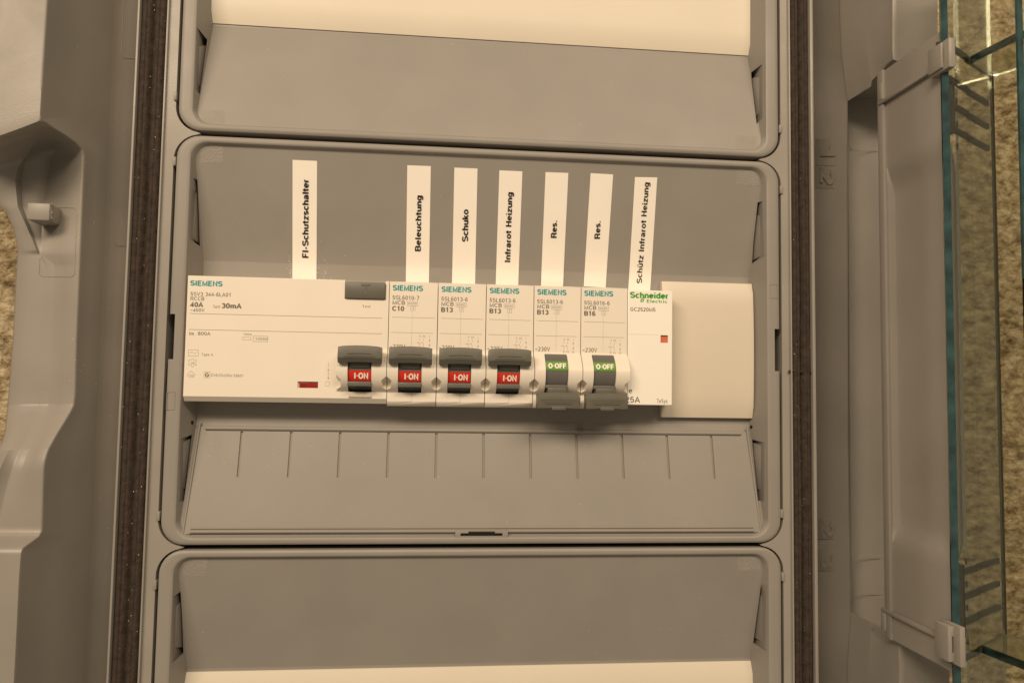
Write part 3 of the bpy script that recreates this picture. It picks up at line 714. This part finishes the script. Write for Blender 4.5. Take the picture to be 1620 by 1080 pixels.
def mcb(i, x0, code, rating, on, label):
    t = thing('circuit_breaker', label, 'circuit breaker', (x0, FY, ZT), 'one-module circuit breakers in the row')
    b = bmesh.new(); xprism(b, yz_body(46), .13, 17.87); body_ = obj('breaker_body', b, CREAM, t, False)
    b = bmesh.new(); box(b, 4.1, 12.6, -9, 11, -41.0, -27.3); box(b, 8.92, 9.06, -3, .45, -47, -41.0)
    hexb = b; cut(body_, hexb)
    b = bmesh.new(); xprism(b, nose_profile(), .13, 17.87); ns = obj('breaker_nose', b, CREAM, t, False)
    b = bmesh.new(); nose_cutters(b, 0); cut(ns, b)
    b = bmesh.new(); hexcone(b, 0, -38.0); hexcone(b, 18, -38.0); cut(ns, b)
    toggle_parts(t, 0, on)
    prints(t, [('SIEMENS', 1.3, -3.35, 11.0, 1.95, .03)], [], 'maker_lettering', TEAL)
    prints(t, [(code, 1.25, -6.75, 9.8, 1.55, 0), ('MCB', 1.25, -8.6, 4.6, 1.5, .004), (rating, 1.25, -10.9, 4.3, 1.7, .03), ('6000', 7.05, -8.5, 3.1, .85, -.015), ('3', 8.5, -10.25, .6, .8, -.015), ('~230V', .7, -24.9 if on else -24.7, 5.6, 1.6, 0)],
           [(1.3, -13.25, 16.9, -13.3), (1.0, -18.9, 16.5, -18.95)])
    b = bmesh.new(); prect(b, 6.7, 10.6, -8.9, -7.3, -.03, .1); prect(b, 8.0, 9.6, -10.6, -9.1, -.03, .1)
    pline(b, 8.6, -10.8, 8.6, -24.1, -.03, .06); obj('print_frames', b, FAINT, t, False, fix=False)
    symbols(t)
    return t
xs0 = -36.36
mcb(0, xs0, '5SL6010-7', 'C10', True, 'circuit breaker marked C10 with its toggle up, under the Beleuchtung label')
mcb(1, xs0+18, '5SL6013-6', 'B13', True, 'circuit breaker marked B13 with its toggle up, under the Schuko label')
mcb(2, xs0+36, '5SL6013-6', 'B13', True, 'circuit breaker marked B13 with its toggle up, under the Infrarot Heizung label')
mcb(3, xs0+54, '5SL6013-6', 'B13', False, 'circuit breaker marked B13 with its toggle down showing green O-OFF')
mcb(4, xs0+72, '5SL6016-6', 'B16', False, 'circuit breaker marked B16 with its toggle down beside the white contactor')
# ---------------------------------------------------------------- residual current device
X0 = -108.36
rc = thing('residual_current_breaker', 'wide cream residual current breaker marked 40A at left of row, with grey test button', 'residual current breaker', (X0, FY, ZT))
b = bmesh.new(); xprism(b, yz_body(45.2), 0, 71.9); rb = obj('breaker_body', b, CREAM, rc, False)
def loc(px, py): p = at(px, py, FY); return p.x-X0, p.z-ZT
b = bmesh.new(); box(b, 58.1, 66.6, -9, 11, -41.0, -27.3)
a0 = loc(470.5, 613.2); a1 = loc(503.3, 603.6); box(b, a0[0], a1[0], -3, .9, a0[1], a1[1])
c0 = loc(545.3, 472.5); c1 = loc(611, 440); box(b, c0[0], c1[0], -3, 3, c0[1], 1)
cut(rb, b)
b = bmesh.new(); box(b, a0[0]+.6, a1[0]-.1, .35, .95, a0[1]+.1, a1[1]-.2, .1); obj('indicator_window', b, REDW, rc, False)
b = bmesh.new(); box(b, c0[0]+.15, c1[0]-.15, -1.0, 3.2, c0[1]+.15, -.55, .45); tb = obj('test_button', b, HANDLE, rc, False)
b = bmesh.new(); tx, tz = loc(571, 467); text(b, 'T', Vector((tx, -1.12, tz)), X, Z, 3.6, 4.0)
g = bmesh.ops.extrude_face_region(b, geom=list(b.faces))
for v in [q for q in g['geom'] if isinstance(q, bmesh.types.BMVert)]: v.co.y += .25
obj('button_letter', b, HANDLE, tb, False)
b = bmesh.new(); xprism(b, nose_profile(), 54, 71.9); ns = obj('breaker_nose', b, CREAM, rc, False)
b = bmesh.new(); nose_cutters(b, 54); cut(ns, b)
b = bmesh.new(); hexcone(b, 54, -38.0); hexcone(b, 72, -38.0); cut(ns, b)
toggle_parts(rc, 54, True)
b = bmesh.new(); box(b, 58.2, 66.5, -.7, 3, -42.9, -41.3, .15); obj('tab', b, BLANK, rc, False)
def J(s, px, py, wpx, hpx, bold=0):
    x, z = loc(px, py); x1, z1 = loc(px+wpx, py-hpx); xa, za = loc(px, py-hpx)
    return (s, x, z, x1-x, za-z, bold)
prints(rc, [J('SIEMENS', 301.1, 451.6, 50.9, 7.9, .03)], [], 'maker_lettering', TEAL)
def LN(xa, ya, xb, t=.13):
    a = loc(xa, ya); b_ = at(xb, ya, FY).x-X0; return (a[0], a[1], b_, a[1], t)
prints(rc, [J('5SV3 344-6LA01', 301.4, 467.8, 64.7, 6.2), J('RCCB', 301.2, 475, 22.2, 6), J('40A', 301.2, 485.2, 20, 7.4, .03), J('30mA', 350.5, 487.2, 31.4, 7.6, .03), J('~400V', 301, 492.6, 22.5, 5),
            J('Im', 299, 530, 8, 5.5), J('800A', 313, 530, 20, 5.5), J('G', 324.3, 595.8, 6.5, 6.2, .03)], [LN(300.5, 495.8, 605), LN(299, 521, 604.5)])
b = bmesh.new()
for q in (J('IΔn', 337.4, 487, 11, 5.6), J('100A', 384.8, 530.2, 14, 3.4), J('10000', 403.4, 538, 19.8, 4.4), J('Type A', 318.6, 562.5, 18.6, 4.2), J('ÖVE/ÖNORM E8601', 333.7, 595.4, 52, 4.2), J('Test', 573, 486.4, 13.2, 4), J('25', 302, 576, 6, 3.4), J('ÖVE', 299.5, 595, 7, 2.6)):
    b = bmesh.new(); text(b, q[0], Vector((q[1], -.03, q[2])), X, Z, q[3], q[4], q[5]); obj('fine_print', b, FAINT, rc, False, fix=False)
FB = lambda: obj('printed_symbol', b, FAINT, rc, False, fix=False)
def PR(x0, y0, x1, y1, t=.11):
    a = loc(x0, y1); c = loc(x1, y0); prect(b, a[0], c[0], a[1], c[1], -.03, t)
for q in ((400.5, 531.8, 423.8, 540), (383.8, 533.4, 397, 537.2), (297.8, 553.4, 314, 562.6), (322.5, 588, 332.5, 597.2)): b = bmesh.new(); PR(*q); FB()
def poly(pts):
    L_ = [loc(*q) for q in pts]
    for (xa, za), (xb, zb) in zip(L_, L_[1:]+L_[:1]): pline(b, xa, za, xb, zb, -.03, .11)
def seg(x0, y0, x1, y1, t=.1):
    a = loc(x0, y0); c = loc(x1, y1); pline(b, a[0], a[1], c[0], c[1], -.03, t)
b = bmesh.new(); poly([(304.5, 566.8), (307, 569.5), (311, 569.5), (309.5, 573.5), (311, 577.5), (307, 577.5), (304.5, 580.5), (302, 577.5), (298, 577.5), (299.5, 573.5), (298, 569.5), (302, 569.5)])
FB(); b = bmesh.new(); poly([(302.3, 586.5), (308.5, 592.5), (305.8, 596.5), (299, 596.5), (296.3, 592.5)])
FB(); b = bmesh.new(); seg(300, 558, 304, 556.5); seg(304, 556.5, 307, 559.5); seg(307, 559.5, 312, 556.5)
FB(); b = bmesh.new(); seg(519.5, 573, 519.5, 581); seg(519.5, 587, 519.5, 596)
for (yy, s) in ((586, 1), (597, -1)):
    x, z = loc(519.5, yy); vs = [b.verts.new((x-.35, -.03, z)), b.verts.new((x+.35, -.03, z)), b.verts.new((x, -.03, z+.65*s))]; b.faces.new(vs)
xc, zc_ = loc(518, 607)
cp = [(xc+.85*math.cos(k*math.pi/8), zc_+.85*math.sin(k*math.pi/8)) for k in range(16)]
for (xa, za), (xb_, zb_) in zip(cp, cp[1:]+cp[:1]): pline(b, xa, za, xb_, zb_, -.03, .1)
FB()
# ---------------------------------------------------------------- contactor
XC = xs0+90
co = thing('contactor', 'plain white contactor with a small reddish window and green maker name, right of the breakers', 'contactor', (XC, FY, ZT))
def locc(px, py): p = at(px, py, FY); return p.x-XC, p.z-ZT
zt_ = locc(1020, 459)[1]; zb_ = locc(1020, 640.5)[1]
b = bmesh.new(); box(b, .12, 17.6, 0, 14, zb_, zt_, .35); cb_ = obj('contactor_body', b, WHITE, co, False)
b = bmesh.new(); r0 = locc(1045, 542); r1 = locc(1056.8, 530.3); box(b, r0[0], r1[0], -3, 1.4, r0[1], r1[1])
l0 = locc(992.5, 528.5); l1 = locc(1041, 528.5); box(b, .0, l1[0], -3, .12, l0[1]-.06, l0[1]+.06); cut(cb_, b)
b = bmesh.new(); box(b, r0[0]+.1, r1[0]-.1, .7, 1.5, r0[1]+.1, r1[1]-.1); obj('indicator_window', b, SALMON, co, False)
def JC(s, px, py, wpx, hpx, bold=0):
    x, z = locc(px, py); x1, _ = locc(px+wpx, py); _, za = locc(px, py-hpx); return (s, x, z, x1-x, za-z, bold)
prints(co, [JC('Schneider', 997, 471, 60, 9.2, .03)], [], 'maker_lettering', GREEN)
b = bmesh.new(); q = JC('Electric', 1023, 478.6, 32.6, 4.8, 0); text(b, q[0], Vector((q[1], -.03, q[2])), X, Z, q[3], q[4], .006)
for ((xa, ya), (xb, yb)) in (((1013.5, 477), (1014.5, 473)), ((1014.5, 473), (1018, 471.5)), ((1018, 471.5), (1020, 472)), ((1018.5, 474), (1017.5, 477)), ((1017.5, 477), (1013.5, 477.6)), ((1014, 475.5), (1018.5, 473.5))):
    a = locc(xa, ya); c = locc(xb, yb); pline(b, a[0], a[1], c[0], c[1], -.03, .28)
obj('maker_sign', b, GREEN, co, False, fix=False)
prints(co, [JC('GC2520M5', 997.2, 492, 39.8, 6.2, .004), JC('Ie', 990.8, 621.6, 9.4, 8.6), JC('25A', 989.3, 636.3, 22.8, 9.2, .006), JC('TeSys', 1038.9, 637.2, 17, 6.6, -.004)], [])
# ================================================================ paper labels
def label(s, TL, TR, BL, BR, t0, t1, cap, desc, foot=None):
    """strip of paper laid down the slope; s runs upwards from t0 to t1 (baseline points in the photo)"""
    o = surf((BL[0]+BR[0])/2, (BL[1]+BR[1])/2, 0)
    t = thing('paper_label', desc, 'label', (o.x, 11, o.z), 'white paper labels stuck above the breakers')
    bm = bmesh.new(); rows = []; N = 24
    for k in range(N+1):
        u = k/N; a = Vector(TL).lerp(Vector(BL), u); c = Vector(TR).lerp(Vector(BR), u)
        A = surf(a[0], a[1], 0); B_ = surf(c[0], c[1], 0)
        lift = .18+.14*math.sin(u*7+TL[0])**2*u
        if foot and u > .9: lift += foot*math.sin((u-.9)*31)
        rows.append([A+Vector((0, -lift, 0)), A.lerp(B_, .33)+Vector((0, -lift-.02, 0)), A.lerp(B_, .66)+Vector((0, -lift-.02, 0)), B_+Vector((0, -lift, 0))])
    V = loft(bm, rows); g = bmesh.ops.extrude_face_region(bm, geom=list(bm.faces))
    for v in [q for q in g['geom'] if isinstance(q, bmesh.types.BMVert)]: v.co.y += .10
    obj('paper', bm, PAPER, t, ang=40)
    a = surf(*t0, 0); c = surf(*t1, 0); U = (c-a).normalized(); nrm = Vector((0, -1, -(10.65-1.9)/(70.6-31.2))).normalized(); 
    V_ = nrm.cross(U).normalized()
    if V_.x > 0: V_ = -V_
    bm = bmesh.new(); text(bm, s, a+nrm*.34, U, V_, (c-a).length, cap, .012 if len(s) < 20 else .002)
    for v in bm.verts: v.co.y = prof(v.co.z)-.46
    obj('lettering', bm, INK, t, fix=False)
label('FI-Schutzschalter', (463, 253.3), (501.7, 255), (462.8, 443), (500.8, 445), (488, 408), (488.5, 284), 2.25, 'white label reading FI-Schutzschalter above the wide residual current breaker')
label('Beleuchtung', (644.4, 261.8), (681.6, 263.2), (642, 448), (678.5, 450), (665.5, 397.5), (667, 309.5), 2.15, 'white label reading Beleuchtung above the breaker marked C10')
label('Schuko', (718.8, 265.5), (755.4, 267), (715, 450.5), (751.5, 452), (740.4, 382), (741, 331.6), 2.3, 'white label reading Schuko')
label('Infrarot Heizung', (790, 269.8), (826.4, 271.5), (784, 452), (819.6, 454), (807, 415), (810.5, 304.4), 2.15, 'white label reading Infrarot Heizung, without the word Schütz')
label('Res.', (863, 272.6), (899, 274), (855.4, 454), (890.3, 456), (880.2, 376.3), (881, 348.7), 2.2, 'white label reading Res. with a wrinkled lower end, left of the other Res. label', foot=.5)
label('Res.', (934.3, 274.3), (969.8, 276.3), (923.2, 453), (957.9, 455), (948.8, 377.8), (949.8, 349.3), 2.2, 'smooth white label reading Res., next to the long Schütz label')
label('Schütz Infrarot Heizung', (1004.4, 280.5), (1039.6, 281), (993.6, 460), (1028.3, 461), (1015.2, 448), (1026.5, 288.8), 2.15, 'white label reading Schütz Infrarot Heizung, filled with text, above the white contactor')

# ================================================================ dust and flecks
def flecks(name, label, pts, r0, r1):
    bm = bmesh.new()
    for p in pts:
        r = bmesh.ops.create_icosphere(bm, subdivisions=1, radius=1); k = random.uniform(r0, r1); st = random.uniform(.6, 1.5)
        for v in r['verts']: v.co = Vector((v.co.x*k*st, v.co.y*k*.5, v.co.z*k/st))+p
    o = obj(name, bm, WTXT, None, ang=180); o['kind'] = 'stuff'; o['label'] = label; o['category'] = 'dust'
pts = []
for k in range(65):
    side = random.random() < .6
    x = random.uniform(gl0+.5, gl1-.5) if side else random.uniform(gr0+.5, gr1-.5)
    pts.append(Vector((x, -.45 if abs((x-(gl0 if side else gr0))/9-.5) > .2 else .6, random.uniform(-125, 125))))
flecks('seal_dust', 'pale dust flecks caught on the brown foam seals', pts, .07, .17)
pts = []
for k in range(90): pts.append(surf(random.choice([random.gauss(460, 2.5), random.gauss(508, 8)]), 443-abs(random.gauss(0, 22)), 0))
for k in range(160):
    x = random.uniform(300, 1200); y, zc = random.choice([(random.uniform(45, 200), 150), (random.uniform(235, 430), 0), (random.uniform(690, 835), 0), (random.uniform(885, 1040), -150)])
    pts.append(surf(x, y, zc)+Vector((0, -.75 if 680 < y < 840 else 0, 0)))
for k in range(90): y = random.uniform(20, 1060); pts.append(lsurf(random.uniform(interp(RIDGE, y)-20, 215), y))
flecks('cover_dust', 'tiny pale dust flecks scattered over the grey covers', pts, .05, .15)
